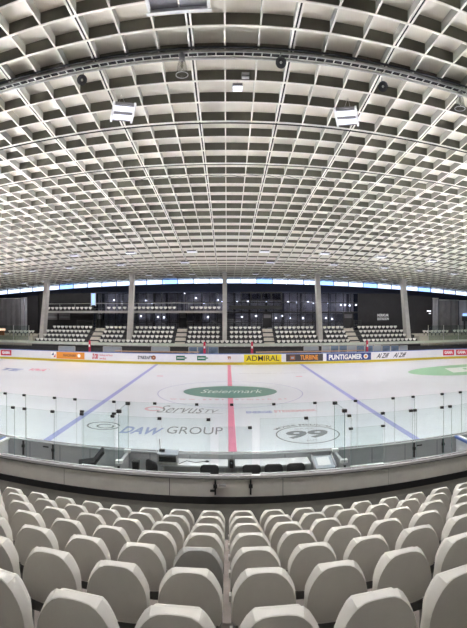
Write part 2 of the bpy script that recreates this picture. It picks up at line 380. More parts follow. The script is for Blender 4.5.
# near long-side boards: they turn towards the stand at X = +-6.6, where the player boxes open
nb = thing('rink_boards', 'near side rink boards in front of the scorer tables, grey backs towards the seats', 'rink boards')
NBF = 12.0
mb = MB().box(-21.5, 21.5, NBF, NB, 0.0, 1.04, 'boardback', edge=((4,), 'board')); mb.build('board_panel', nb)
MB().box(-21.5, 21.5, NBF-0.01, NB+0.01, 1.04, 1.08, 'boardback').build('top_cap', nb)
for i, px in enumerate((23.3, 53.0, 414.0, 443.0)):
    x = X(px, NBF-0.02); mb = MB().box(x-0.02, x+0.02, NBF-0.045, NBF, 0.62, 1.05, 'black').box(x-0.04, x+0.04, NBF-0.06, NBF, 0.85, 0.93, 'black').build('door_latch', nb)
for px in (45.5, 419.5):
    x = X(px, NBF-0.02); MB().box(x-0.09, x+0.09, NBF-0.012, NBF, 0.93, 0.97, 'black').build('nameplate', nb)
for px in (6.4, 30, 60, 90, 150, 190, 232, 285, 330, 372, 405, 437):
    x = X(px, NBF); MB().box(x-0.006, x+0.006, NBF-0.004, NBF, 0.0, 1.04, 'dark').build('joint', nb)
for s, wd in ((-1, 'left'), (1, 'right')):
    xx = -6.75 if s < 0 else 6.72
    w = thing('player_box_board', 'board with a blue and white cap turning towards the stand at the %s edge' % wd, 'board')
    MB().box(xx-0.05, xx+0.05, 10.5, NBF-0.012, 0.0, 1.02, 'board').build('board_panel', w)
    MB().box(xx-0.1, xx-0.02, 10.5, NBF-0.012, 1.02, 1.09, 'cap').build('blue_cap', w)
    MB().box(xx-0.02, xx+0.1, 10.5, NBF-0.012, 1.02, 1.08, 'white').build('white_cap', w)

# ---- floor of the box area and the walkway, steps under the seats
struct(MB().box(-21, 21, 10.45, NBF-0.01, -0.1, 0.15, 'concrete').build('floor_box_area'))
ROWD = [2.30+0.88*k for k in range(-2, 7)]           # distance of each seat row
ROWZ = [EYE-1.53-0.3075*k for k in range(-2, 7)]     # height of each seat top
TREAD = [z-0.82 for z in ROWZ]
steps = MB()
struct(MB().box(-21, 21, ROWD[-1]+0.602, 10.45, -0.1, 0.45, 'walk').build('floor_walkway'))
for k in range(len(ROWD)):
    y0 = ROWD[k]-0.28; steps.box(-21, 21, y0 if k else -6.0, ROWD[k]+0.60, -0.1, TREAD[k], 'step')
struct(steps.build('floor_stand'))
struct(MB().box(-41, 41, -6.3, -6.0, -0.5, 13.2, 'dark').build('wall_rear'))
for s, nm in ((-1, 'left'), (1, 'right')):
    struct(MB().box(min(s*41, s*41.3), max(s*41, s*41.3), -6.0, 58, -0.5, 12.9, 'dark').build('wall_'+nm))

# ---- roof: coffered deck over fine ribs
def kD(k): return 0.9*(12.3+1.1*k+0.02*k*k) if k >= -1 else 0.9*(12.3-1.08)-0.98*(-1-k)
HT = [(-8, 7.3), (8, 7.34), (11.07, 7.26), (12.08, 7.12), (13.12, 6.96), (14.2, 6.84), (15.3, 6.72), (16.5, 6.64), (17.7, 6.56), (18.9, 6.48), (20.1, 6.41), (21.4, 6.36),
      (22.8, 6.29), (24.1, 6.21), (25.5, 6.12), (27.0, 6.01), (28.5, 5.88), (30.0, 5.75), (31.5, 5.61), (33.1, 5.43), (34.7, 5.24), (36.4, 5.06),
      (38.1, 4.90), (40, 4.78), (43, 4.70), (47, 4.64), (52, 4.58), (60, 4.48)]
def rz(x, D):
    for (a, h0), (b, h1) in zip(HT, HT[1:]):
        if D <= b: h = h0+(h1-h0)*(D-a)/(b-a); break
    else: h = HT[-1][1]
    return EYE+h-0.00107*x*x
def RD(D): return 0.31 if D < 28 else max(0.11, 0.31-(D-28)*0.018)      # rib depth, shallower towards the far edge
KS = list(range(-18, 31)); DS = [kD(k) for k in KS]
PITCH = 0.9; MX = list(range(-44, 47)); XS = [CX+(-1.06+m)*PITCH for m in MX]
deck = MB(); k = deck.mi('deck'); grid = [[deck.bm.verts.new((x, d, rz(x, d)+RD(d))) for d in DS] for x in XS]
for a, b in zip(grid, grid[1:]):
    for i in range(len(DS)-1):
        f = deck.bm.faces.new((a[i], a[i+1], b[i+1], b[i])); f.material_index = k
ceiling = struct(deck.build('ceiling'))
sol = ceiling.modifiers.new('t', 'SOLIDIFY'); sol.thickness = 0.15; sol.offset = 1
def rib_y(mb, xa, xb, m):
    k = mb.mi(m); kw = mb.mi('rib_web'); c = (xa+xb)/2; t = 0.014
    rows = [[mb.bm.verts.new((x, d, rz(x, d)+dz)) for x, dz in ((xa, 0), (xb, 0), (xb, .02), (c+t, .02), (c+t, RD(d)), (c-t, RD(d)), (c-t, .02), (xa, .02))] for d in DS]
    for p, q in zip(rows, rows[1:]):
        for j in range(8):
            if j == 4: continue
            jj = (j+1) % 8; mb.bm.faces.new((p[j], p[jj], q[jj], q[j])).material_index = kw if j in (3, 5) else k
grid_mb = MB()
for x, m in zip(XS, MX):
    if m % 3: rib_y(grid_mb, x-0.022, x+0.022, 'rib')
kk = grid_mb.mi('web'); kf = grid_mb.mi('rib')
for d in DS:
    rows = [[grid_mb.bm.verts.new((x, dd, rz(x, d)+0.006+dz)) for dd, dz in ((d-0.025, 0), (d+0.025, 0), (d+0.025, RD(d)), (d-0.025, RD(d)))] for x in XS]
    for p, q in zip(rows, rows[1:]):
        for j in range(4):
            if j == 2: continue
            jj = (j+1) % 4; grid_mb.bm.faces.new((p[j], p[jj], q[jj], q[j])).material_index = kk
    rows = [[grid_mb.bm.verts.new((x, dd, rz(x, d)+0.006+dz)) for dd, dz in ((d-0.034, -.018), (d+0.034, -.018), (d+0.034, 0.004), (d-0.034, 0.004))] for x in XS]
    for p, q in zip(rows, rows[1:]):
        for j in range(4):
            jj = (j+1) % 4; grid_mb.bm.faces.new((p[j], p[jj], q[jj], q[j])).material_index = kf
grid_mb.build('coffer_ribs', ceiling)
for x, m in zip(XS, MX):
    if m % 3 == 0:
        b = MB(); rib_y(b, x-0.074, x-0.026, 'rib'); rib_y(b, x+0.026, x+0.074, 'rib')
        k = b.mi('slot'); rows = [[b.bm.verts.new((xx, d, rz(x, d)+0.03)) for xx in (x-0.029, x+0.029)] for d in DS]
        for p, q in zip(rows, rows[1:]): b.bm.faces.new((p[0], p[1], q[1], q[0])).material_index = k
        b.build('double_beam', ceiling)

# ---- far wall with the strip of daylight under the roof
BW = 55.5
def curved_wall(name, y0, y1, zb, zt, m, x0=-41, x1=41, n=40, parent=None):
    mb = MB(); k = mb.mi(m); rows = []
    for i in range(n+1):
        x = x0+(x1-x0)*i/n; rows.append([mb.bm.verts.new(p) for p in ((x, y0, zb(x)), (x, y1, zb(x)), (x, y1, zt(x)), (x, y0, zt(x)))])
    for p, q in zip(rows, rows[1:]):
        for j in range(4): jj = (j+1) % 4; mb.bm.faces.new((p[j], p[jj], q[jj], q[j])).material_index = k
    mb.bm.faces.new(rows[0]); mb.bm.faces.new(rows[-1][::-1])
    return mb.build(name, parent)
SB = lambda x: rz(x, BW)-0.68
struct(curved_wall('wall_far', BW, BW+0.25, lambda x: -0.5, SB, 'navy'))
n = 0
for i in range(-19, 20):
    x0, x1 = i*2.0-0.45, i*2.0+1.55; n += 1
    w = struct(curved_wall('window_%d' % n, BW+0.05, BW+0.08, lambda x: SB(x)+0.04, lambda x: rz(x, BW)+0.15, random.choice(['skyglass', 'skyglass', 'skyglass2', 'skyglass3']), x0+0.03, x1-0.03, 1))
    mb = MB().box(x0-0.04, x0+0.04, BW, BW+0.14, SB(x0), rz(x0, BW)+0.2, 'dark').build('mullion', w)
# sloping white ceiling edge at the far side
struct(curved_wall('trim_1', BW-0.15, BW+0.3, lambda x: SB(x)-0.05, lambda x: SB(x)+0.03, 'navy'))

# ================================================================== far stand
# lower wall behind the boards
FW = 45.6
struct(MB().box(-36, 36, FW, 56, -0.02, 1.22, 'dark').build('wall_stand_front'))
stand = MB()
FROW = [46.0, 46.85, 47.7, 48.55]; FZ = [2.17, 2.63, 3.08, 3.53]
for k in range(4): stand.box(-21.9, 21.3, FROW[k]-0.30, 49.3 if k == 3 else FROW[k]+0.56, 1.22, FZ[k]-0.62, 'dark')
stand.box(-34, -21.9, 46.0, 53.5, 1.22, 2.35, 'beige').box(21.3, 34, 46.0, 53.5, 1.22, 2.35, 'beige')
stand.box(-21.9, 21.3, 49.3, 55.5, 1.22, 2.85, 'dark')
struct(stand.build('floor_far_stand'))
bal = thing('balustrade', 'long pale green panel balustrade along the front edge of the far stand', 'balustrade')
for i in range(-16, 17):
    MB().box(i*2.0+0.02-0.4, i*2.0+1.98-0.4, FW-0.08, FW-0.03, 1.58, 1.84, 'balustrade').build('panel', bal)
MB().box(-34, 34, FW-0.1, FW-0.01, 1.50, 1.58, 'concrete').build('base_rail', bal)
for i in range(-17, 18):
    MB().box(i*2.0-0.44, i*2.0-0.37, FW-0.12, FW-0.0, 1.50, 1.86, 'steel').build('post', bal)
for s, wd in ((-1, 'left'), (1, 'right')):
    t = thing('glass_screen', 'clear glass screen in front of the %s end seats of the far stand' % wd, 'glass screen')
    for i in range(6):
        x = s*(22.3+i*2.0); MB().box(min(x, x+s*1.94), max(x, x+s*1.94), FW+0.02, FW+0.05, 1.84, 3.55, 'lowglass').build('pane', t)
        MB().box(x-s*0.03-0.025, x-s*0.03+0.025, FW+0.01, FW+0.07, 1.225, 3.6, 'steel').build('post', t)
# panes and pale panels in the lower wall
def wall_panel(px0, px1, y0, y1, m, label, cat='panel', name='wall_panel', D=FW):
    x0, x1 = X(px0, D), X(px1, D); pm = (px0+px1)/2
    t = thing(name, label, cat, ((x0+x1)/2, D-0.03, 0)); w = (x1-x0)/2; zb, zt = Z(pm, y1, D), Z(pm, y0, D)
    MB().box(-w, w, -0.03, 0.0, zb, zt, m).build('pane', t)
    MB().box(-w-0.05, -w, -0.05, 0.02, zb, zt, 'steel').box(w, w+0.05, -0.05, 0.02, zb, zt, 'steel').box(-w, w, -0.05, 0.02, zt, zt+0.05, 'steel').build('frame', t)
    return t
wall_panel(59, 75, 346.3, 351.8, 'palepane', 'pale panel in the dark stand wall above the orange advert')
wall_panel(103.5, 121.5, 346.8, 352, 'palepane', 'pale panel in the dark stand wall right of the leftmost red post')
wall_panel(151.7, 169.5, 347, 351.8, 'palepane', 'pale panel in the dark stand wall between the green adverts and left blue line')
for i, (a, b) in enumerate(((189, 197), (198, 207), (208.5, 218))):
    wall_panel(a, b, 347, 355, 'bluepane', '%s of the three bluish windows behind the red post left of centre' % ['leftmost', 'middle', 'rightmost'][i], 'window', 'box_window')
wall_panel(304, 318, 346.6, 350.5, 'palepane', 'pale strip window in the stand wall above the brown advert', 'window', 'box_window')
for i in range(10):
    a = 322+i*8.6
    wall_panel(a, a+7.6, 345.6, 352.6, 'bluepane' if i % 3 else 'palepane', 'low bluish box window, %s from left in the row right of centre' % ORD[i], 'window', 'box_window')
# player benches: dark fronts and wooden ledges
for a, b, wd in ((115, 199, 'left'), (256, 364, 'right')):
    t = thing('player_bench', 'long wooden players bench ledge behind the far boards, %s of the centre line' % wd, 'bench')
    x0, x1 = X(a, 43.2), X(b, 43.2)
    MB().box(x0, x1, 43.1, 43.5, 1.10, 1.18, 'wood').build('ledge', t)
    q = MB()
    for i in range(8):
        x = x0+(x1-x0)*(i+0.5)/8; MB().box(x-0.04, x+0.04, 43.2, 43.4, -0.02, 1.10, 'dark').build('leg', t)
for px, nm in ((89.8, 'leftmost red padded post behind the far boards, beside the white advert'), (204.5, 'red padded post behind the boards just left of the centre line'),
               (252, 'red padded post behind the boards above the yellow advert'), (367, 'rightmost red padded post behind the boards, above the blue advert')):
    x = X(px, 42.9); t = thing('padded_post', nm, 'post', (x, 42.85, 0), group='red padded posts behind the far boards')
    MB().loft([[(w*math.cos(a), w*0.7*math.sin(a), z) for a in [2*math.pi*i/12 for i in range(12)]] for w, z in ((0.12, -0.02), (0.12, 0.3), (0.12, 1.0), (0.12, 1.6), (0.10, 2.1), (0.06, 2.2))], 'redpaint').build('pad', t)
    MB().box(-0.07, 0.07, -0.115, -0.08, 1.55, 1.78, 'white').build('white_patch', t)

# sloping concrete columns, leaning back to the roof
COLX = [-21.3, -10.85, -0.45, 9.95, 20.4]
for i, x in enumerate(COLX):
    t = thing('concrete_column', 'leaning grey concrete column, %s in the row across the far stand' % ['leftmost', 'second from left', 'middle', 'second from right', 'rightmost'][i], 'column', (x, 47.0, 0), group='leaning columns of the far stand')
    zt = rz(x, 48.9)
    q = MB(); w = 0.24
    q.loft([[(-w, y0, z), (w, y0, z), (w, y1, z), (-w, y1, z)] for y0, y1, z in ((-0.35, 0.9, 1.22), (0.1, 1.15, 3.2), (1.35, 2.1, zt-0.4), (1.4, 2.2, zt))], 'column', smooth=False)
    q.build('shaft', t)
    MB().box(-w-0.06, w+0.06, 1.3, 2.5, zt-0.08, zt+0.05, 'column').build('bearing', t)

# seats of the far stand
def far_seat_mesh():
    q = MB()
    half = [(0, .34), (.14, .34), (.20, .31), (.20, .25), (.14, .14), (.07, .07), (0, .06)]
    out = half + [(-x, z) for x, z in half[-2:0:-1]]
    q.loft([[(x*s, y, z*s+(1-s)*.18) for x, z in out] for y, s in ((-.05, .9), (-.03, 1), (.03, 1), (.05, .9))], 'farseat', smooth=False)
    q.box(-.03, .03, -.02, .06, -.26, .06, 'bracket')
    return q
s0 = far_seat_mesh().build('stadium_seat'); FS = s0.data
AIS = [-14.75, -5.2, 4.3, 13.7]
SECT = [(-21.7, -15.4), (-14.1, -5.85), (-4.55, 3.65), (4.95, 13.05), (14.35, 21.0)]
SN = ['far left section', 'left section', 'middle section', 'right section', 'far right section']
RN = ['front row', 'second row', 'third row', 'top row']
first = True
for r in range(4):
    for si, (a, b) in enumerate(SECT):
        a2, b2 = a, b
        if si == 0: a2 = a+[0, 0.1, 0.6, 1.1][r]
        if si == 4: b2 = b-[0, 0.3, 0.8, 1.2][r]
        cnt = int((b2-a2)/0.50); c = 0
        for i in range(cnt):
            x = (a2+b2)/2+(i-(cnt-1)/2)*0.50
            if r >= 1 and any(abs(x-cx) < 0.55 for cx in COLX): continue
            c += 1
            lab = 'pale seat, %s from left in the %s of the far stand, %s' % (ORD[c-1], RN[r], SN[si])
            o = s0 if first else s0.copy()
            if not first: C.objects.link(o)
            first = False
            o.location = (x, FROW[r], FZ[r]-0.36); tag(o, lab, 'seat', 'seats in four rows of the far stand')
# end sections
for s, wd in ((-1, 'left'), (1, 'right')):
    for r in range(2):
        c = 0
        for i in range(16):
            x = s*(22.6+i*0.52)
            if 6 <= i <= 7: continue
            c += 1
            o = s0.copy(); C.objects.link(o); o.location = (x, 46.5+r*0.9, 2.61+0.0*r)
            if r: o.location.z = 2.61
            tag(o, 'pale seat behind the %s glass screen, %s outward, %s row' % (wd, ORD[c-1], ['front', 'rear'][r]), 'seat', 'seats at the %s end of the far stand' % wd)
# aisle stairs
for i, ax in enumerate(AIS):
    t = thing('aisle_stairs', 'pale concrete aisle stairs in the far stand, %s from left' % ORD[i], 'stairs', (ax, 0, 0), group='aisle stairs of the far stand')
    q = MB()
    for k in range(16):
        q.box(-0.55, 0.55, 45.75+k*0.225, 49.5, 1.225, 1.44+(k+1)*0.112, 'stair')
    q.build('steps', t)

# balcony with its row of seats
bl = thing('balcony', 'long dark balcony slab with a steel handrail above the left half of the far stand', 'balcony')
x0, x1 = X(41, 48.8), X(223, 48.8)
MB().box(x0, x1, 49.2, 53.0, 5.02, 5.14, 'charcoal').build('slab', bl)
MB().box(x0, x1, 49.1, 49.22, 5.02, 5.27, 'column').build('fascia', bl)
MB().tube([(x0, 50.1, 6.15), (x1, 50.1, 6.15)], 0.03, 'steel', 6).build('handrail', bl)
for i in range(12):
    x = x0+(x1-x0)*i/11; MB().tube([(x, 50.1, 5.14), (x, 50.1, 6.15)], 0.02, 'steel', 6).build('rail_post', bl)
for si, (a, b, nm) in enumerate(((47, 92.5, 'leftmost run'), (107, 127, 'second run'), (133, 176.5, 'third run'), (190, 221, 'rightmost run'))):
    x0, x1 = X(a, 49.6), X(b, 49.6); cnt = int((x1-x0)/0.5)
    for i in range(cnt):
        o = s0.copy(); C.objects.link(o); o.location = (x0+0.25+i*(x1-x0-0.5)/(cnt-1), 49.55, 5.40)
        tag(o, 'pale balcony seat, %s from left in the %s of seats' % (ORD[i], nm), 'seat', 'seats on the balcony')

# ================================================================== back facade of the far stand
def rbox(q, px0, px1, y0, y1, D, th, m):
    pm = (px0+px1)/2; q.box(X(px0, D), X(px1, D), D, D+th, Z(pm, y1, D), Z(pm, y0, D), m); return q
FA = 53.0
blk = thing('wall_cladding', 'black clad wall behind the leftmost column with two grey windows', 'cladding')
x0, x1 = X(38, FA), X(93, FA); MB().box(x0, x1, FA, FA+0.2, 2.85, 7.55, 'charcoal').build('panel', blk)
for a, b in ((47, 57.3), (58.8, 70)):
    q = MB(); rbox(q, a, b, 313.3, 319.6, FA-0.03, 0.03, 'mesh'); rbox(q, a+0.8, b-0.8, 316.6, 317.5, FA-0.05, 0.02, 'meshlight'); q.build('window', blk)
blk2 = thing('wall_cladding', 'black clad wall right of the glass facade with two lines of white lettering', 'cladding')
x0, x1 = X(358.5, FA), X(405, FA); MB().box(x0, x1, FA, FA+0.2, 2.85, 7.5, 'charcoal').build('panel', blk2)
text('MERKUR', 1.55, 0.34, 'white', blk2, (X(383, FA), FA-0.02, Z(383, 315.2, FA)), (math.pi/2, 0, 0), 0.04)
text('EISSTADION', 1.55, 0.34, 'white', blk2, (X(383, FA), FA-0.02, Z(383, 318.8, FA)), (math.pi/2, 0, 0), 0.03)
blk3 = thing('wall_cladding', 'black curtain wall right of the rightmost column with a small lit sign', 'cladding')
MB().box(X(405.3, 52.5), X(432, 52.5), 52.5, 52.7, 2.35, 7.3, 'charcoal').build('panel', blk3)
q = MB(); rbox(q, 427, 431, 310.5, 311.5, 52.45, 0.04, 'lampdim'); rbox(q, 429, 431, 313, 313.8, 52.45, 0.04, 'lampdim'); q.build('lit_sign', blk3)
blk4 = thing('wall_cladding', 'black curtain wall left of the leftmost column beside the grey screen', 'cladding')
MB().box(X(27.5, 52.4), X(38, 52.4), 52.4, 52.6, 2.35, 7.3, 'charcoal').build('panel', blk4)
def screen(name, label, px0, px1, zt, m, frame=True):
    D = 51.8; x0, x1 = X(px0, D), X(px1, D); t = thing(name, label, 'curtain', ((x0+x1)/2, D, 0)); w = (x1-x0)/2
    q = MB(); nn = max(8, int(w*8)); k = q.mi(m); rows = []
    for i in range(nn+1):
        x = -w+2*w*i/nn; y = 0.06*math.sin(i*1.9); rows.append([q.bm.verts.new((x, y, z)) for z in (2.35, zt)]+[q.bm.verts.new((x, y+0.02, z)) for z in (zt, 2.35)])
    for p, r in zip(rows, rows[1:]):
        for j in range(4): jj = (j+1) % 4; q.bm.faces.new((p[j], p[jj], r[jj], r[j])).material_index = k
    q.build('fabric', t)
    MB().tube([(-w, 0, zt+0.03), (w, 0, zt+0.03)], 0.05, 'steel', 6).build('top_rail', t)
    return t
screen('hanging_curtain', 'grey hanging curtain at the left end of the far stand', -8, 20.5, 6.95, 'mesh')
screen('hanging_curtain', 'narrow light grey curtain strip beside the left grey curtain', 21, 27, 7.0, 'meshlight')
screen('hanging_curtain', 'narrow light grey curtain strip right of the black curtain wall', 432.5, 438.5, 6.95, 'meshlight')
screen('hanging_curtain', 'wide brown grey curtain at the right end of the far stand', 439, 458.5, 6.75, 'mesh')
screen('hanging_curtain', 'pale grey curtain at the right edge of the photo', 459, 476, 6.7, 'meshlight')
t = thing('lit_screen', 'small blue lit screen at the right edge beside the pale curtain', 'screen'); q = MB(); rbox(q, 463, 467.5, 313.5, 316, 51.4, 0.08, 'bluelit'); q.build('display', t); q = MB(); rbox(q, 462.5, 468, 316, 321, 51.45, 0.2, 'dark'); q.build('casing', t); q = MB(); q.box(X(465, 51.4)-.1, X(465, 51.4)+.1, 51.45, 51.6, 2.35, Z(465, 321, 51.4), 'dark'); q.build('stand', t)
t = thing('kiosk_sign', 'warm lit kiosk sign at the left edge of the far stand', 'sign'); q = MB(); rbox(q, -4, 5, 328.5, 330.5, 46.2, 0.1, 'warmlit'); q.build('lit_panel', t); q = MB(); q.box(X(-4, 46.2), X(4, 46.2), 46.2, 46.35, 2.35, Z(0, 330.5, 46.2), 'adrust'); q.build('counter', t)

# glass facade: curtain wall with rooms and lamps behind
fac = thing('glass_facade', 'wide dark glazed facade of lounges behind the far stand', 'facade')
x0, x1 = X(93.2, FA), X(358.2, FA)
MB().box(x0, x1, 55.1, 55.3, 2.85, 7.6, 'interior').build('rear_wall', fac)
MB().box(x0, x1, 53.3, 55.1, 5.0, 5.22, 'dark').build('floor_slab', fac)
MB().box(x0, x1, 53.0, 55.3, 7.5, 7.66, 'navy').build('roof_slab', fac)
nx = 34
for i in range(nx+1):
    x = x0+(x1-x0)*i/nx; MB().box(x-0.035, x+0.035, FA-0.05, FA+0.1, 2.85, 7.55, 'black').build('mullion', fac)
for i in range(nx):
    xa = x0+(x1-x0)*i/nx+0.04; xb = x0+(x1-x0)*(i+1)/nx-0.04
    for za, zb in ((2.9, 4.98), (5.25, 7.45)):
        MB().box(xa, xb, FA+0.02, FA+0.04, za, zb, 'darkglass').build('pane', fac)
for z in (3.9, 5.12, 6.3): MB().box(x0, x1, FA-0.04, FA+0.06, z-0.05, z+0.05, 'black').build('transom', fac)
for i in range(16):
    x = x0+(x1-x0)*(i+0.5)/16+random.uniform(-0.3, 0.3); MB().box(x-0.12, x+0.12, 54.7, 55.1, 2.85, 7.5, random.choice(['mesh', 'meshlight', 'dark'])).build('inner_post', fac)
lp = [(109, 308), (114, 300), (122, 303), (146, 300.5), (141, 316), (152, 303), (158, 317), (164, 317.5), (185, 293), (196, 298), (204, 303), (208, 317), (218, 300),
      (222, 302), (237, 302), (242, 317), (248, 301), (256, 316), (266, 302), (276, 318), (282, 316), (288, 302), (290, 318), (297, 302.5), (303, 318), (308, 302), (313, 303),
      (328, 303), (326, 318), (332, 319), (341, 305), (345, 305), (350, 305.5), (356, 305)]
for i, (px, y) in enumerate(lp):
    D = 54.2; x, z = X(px, D), Z(px, y, D); t = MB()
    t.loft([[(x+rr*math.cos(a), D+rr*math.sin(a), z+zz) for a in [2*math.pi*j/10 for j in range(10)]] for rr, zz in ((.04, -.10), (.10, -.06), (.12, 0), (.09, .07), (.03, .10))], 'bulb').build('glowing_globe', fac)
# black framed box window and black band
q = MB(); rbox(q, 240.7, 282, 292.0, 293.0, 52.3, 0.7, 'black'); rbox(q, 240.7, 282, 299.6, 300.8, 52.3, 0.7, 'black')
for px in (240.7, 250.6, 261, 271, 281): rbox(q, px, px+1.1, 293, 299.6, 52.3, 0.4, 'black')
bw = q.build('projecting_window', fac)
q = MB(); rbox(q, 241.5, 281.5, 293, 299.6, 52.5, 0.03, 'darkglass'); q.build('pane', bw)
q = MB(); rbox(q, 229, 282, 305.5, 309.5, 52.4, 0.5, 'black'); q.build('fascia_band', fac)
for i, (a, b, y0) in enumerate(((95.8, 102.5, 314), (178.5, 187, 313), (262.8, 272, 313), (343.5, 353.5, 313))):
    t = thing('stand_door', 'black door at the top of the %s aisle stairs of the far stand' % ORD[i], 'door', group='black doors above the aisles')
    q = MB(); rbox(q, a, b, y0, y0+1.0, 52.6, 0.3, 'black'); rbox(q, a, a+1.0, y0+1, 327.5, 52.6, 0.3, 'black'); rbox(q, b-1.0, b, y0+1, 327.5, 52.6, 0.3, 'black'); q.build('frame', t)
    q = MB(); rbox(q, a+1.0, b-1.0, y0+5, 327.5, 52.75, 0.08, 'black'); q.build('leaf', t)
    q = MB(); rbox(q, a+1.0, b-1.0, y0+1, y0+5, 52.75, 0.04, 'mesh'); q.build('transom_light', t)
t = thing('lit_window', 'tall bright blue lit window at the left end of the glass facade', 'window'); q = MB(); rbox(q, 91.5, 95, 293.5, 305, 52.8, 0.05, 'bluelit'); q.build('pane', t)
q = MB(); rbox(q, 90.8, 91.5, 293, 306, 52.75, 0.15, 'steel'); rbox(q, 95, 95.7, 293, 306, 52.75, 0.15, 'steel'); q.build('frame', t)
for a, b, nm in ((77, 92.5, 'behind the far left section'), (104, 125, 'between the first aisle and second column'), (133, 176, 'left of the second aisle'), (188, 221.5, 'between the second aisle and middle column'),
                 (228, 262, 'between the middle column and third aisle'), (273, 316, 'right of the third aisle'), (324, 343, 'left of the fourth aisle'), (354, 361, 'right of the fourth aisle')):
    D = 50.6; x0, x1 = X(a, D), X(b, D); t = thing('railing', 'dark steel railing behind the top row, %s' % nm, 'railing', group='railings behind the top row')
    for j in range(5): MB().tube([(x0, D, 3.25+j*0.22), (x1, D, 3.25+j*0.22)], 0.025, 'dark', 6).build('rail', t)
    nn = max(2, int((x1-x0)/1.5)+1)
    for i in range(nn): MB().box(x0+(x1-x0)*i/(nn-1)-0.03, x0+(x1-x0)*i/(nn-1)+0.03, D-0.03, D+0.03, 2.85, 4.2, 'dark').build('post', t)

# ================================================================== parapet between seats and box area
PF = 10.3
par = thing('parapet', 'low grey panelled parapet with metal top rail between the seats and the boxes', 'parapet')
seams = [-40, 64, 169.5, 283, 389, 500]
zp0, zp1 = 0.62, 1.02
sx_ = [-13] + [X(p, PF) for p in seams[1:-1]] + [13]
for a, b in zip(sx_, sx_[1:]): MB().box(a+0.008, b-0.008, PF, PF+0.1, zp0, zp1, 'panel').build('panel', par)
MB().box(-13, 13, PF+0.02, PF+0.09, 0.45, 1.03, 'rubber').build('core', par)
MB().box(-13, 13, PF-0.01, PF+0.1, 0.45, zp0-0.01, 'rubber').build('base_strip', par)
MB().box(-13, 13, PF-0.03, PF+0.09, 1.055, 1.115, 'chrome').build('top_rail', par)
MB().box(-13, 13, PF-0.02, PF-0.0, 1.03, 1.05, 'dark').build('rail_lip', par)
for px in (215.3, 250.6):
    x = X(px, PF); q = MB().box(x-0.02, x+0.02, PF-0.05, PF, 0.68, 1.02, 'black').box(x-0.045, x+0.045, PF-0.07, PF-0.02, 0.84, 0.92, 'black')
    if px < 230: q.box(x-0.12, x, PF-0.07, PF-0.03, 0.76, 0.80, 'black')
    q.build('gate_latch', par)
x = X(222, PF); MB().box(x-0.08, x+0.09, PF-0.06, PF-0.02, 0.88, 0.93, 'chrome').build('gate_handle', par)

# ---- glass lines
def glass_line(pxs, D, z0, z1, desc, grp, posts=()):
    xs = [X(p+1.6, D) for p in pxs]
    for i, (a, b) in enumerate(zip(xs, xs[1:])):
        t = thing('glass_shield', 'clear rink glass pane, %s from left in %s' % (ORD[i], desc), 'glass shield', ((a+b)/2, D, z0), group=grp)
        w = (b-a)/2-0.006; h = z1-z0
        MB().box(-w, w, -0.006, 0.006, 0.0, h, 'glass', edge=((1, 3, 5), 'glassedge')).build('pane', t)
        MB().box(w-0.09, w, -0.03, 0.03, h-0.05, h+0.01, 'black').build('clip', t)
        MB().box(-w, w, -0.02, 0.02, -0.015, 0.02, 'chrome').build('base_channel', t)
back_px = [-60, 5, 24, 54.5, 75, 114, 155, 197, 232, 274, 315, 355.5, 393, 413, 442, 460, 520]
glass_line(back_px, 12.08, 1.095, 2.43, 'the back row on the boards', 'glass panes on the near boards')
front_px = [-60, 13, 24.6, 52.7, 82, 113]
glass_line(front_px, 10.36, 1.13, 2.43, 'the front row left of the boxes', 'glass panes on the parapet')
glass_line([113, 160, 209], 10.36, 1.13, 2.43, 'the front row before the left table', 'glass panes on the parapet')
glass_line([216.8, 250.5], 10.36, 1.13, 2.24, 'the low gate gap at the centre line', 'glass panes on the parapet')
glass_line([258, 306.6, 349.6], 10.36, 1.13, 2.43, 'the front row before the right table', 'glass panes on the parapet')
glass_line([349.6, 383, 411, 415, 442, 450, 520], 10.36, 1.13, 2.43, 'the front row right of the boxes', 'glass panes on the parapet')
def cross_glass(x, label):
    t = thing('glass_shield', label, 'glass shield', (x, 0, 0))
    MB().box(-0.006, 0.006, 10.95, 12.04, 1.07, 2.43, 'glass', edge=((1, 2, 4), 'glassedge')).build('pane', t)
    for y in (10.98, 12.0): MB().box(-0.06, 0.06, y-0.05, y+0.03, 2.36, 2.44, 'black').build('clip', t)
    for y in (11.02, 11.95): MB().box(-0.09, 0.09, y-0.06, y+0.06, 1.05, 1.13, 'white').build('clamp', t)
    MB().box(-0.007, 0.007, 10.94, 10.95, 1.07, 2.43, 'glassedge').build('front_edge', t)
    p = thing('partition_board', 'grey partition board under the %s cross glass' % ('left' if x < 0 else 'right'), 'board', (x, 0, 0))
    MB().box(-0.04, 0.04, 10.95, 11.95, 0.15, 1.045, 'boardback').build('panel', p)
    MB().box(-0.03, 0.03, 10.93, 10.95, 0.6, 1.0, 'black').build('hinge', p)
cross_glass(-2.95, 'cross glass pane with white clamps at the left end of the left table')
cross_glass(2.80, 'cross glass pane with white clamps at the right end of the boxes')
# box glass with white base rail left and right
for a, b, zt, nm in ((82, 114, 2.4, 'left of the boxes, before the black folded bench seat'), (350.8, 383, 2.0, 'right of the boxes, lower than its neighbours')):
    D = 10.75; xa, xb = X(a, D), X(b, D); t = thing('glass_door', 'glass door pane with white base rail %s' % nm, 'glass door', ((xa+xb)/2, D, 0)); w = (xb-xa)/2
    MB().box(-w, w, -0.006, 0.006, 1.03, zt, 'glass', edge=((1, 3, 5), 'glassedge')).build('pane', t)
    MB().box(-w, w, -0.03, 0.03, 0.99, 1.03, 'white').build('base_rail', t)
    MB().box(-w, w, -0.02, 0.02, 0.15, 0.99, 'boardback').build('door_board', t)
    for s in (-1, 1): MB().box(s*w-0.05, s*w+0.05, -0.03, 0.03, zt-0.04, zt+0.01, 'black').build('clip', t)

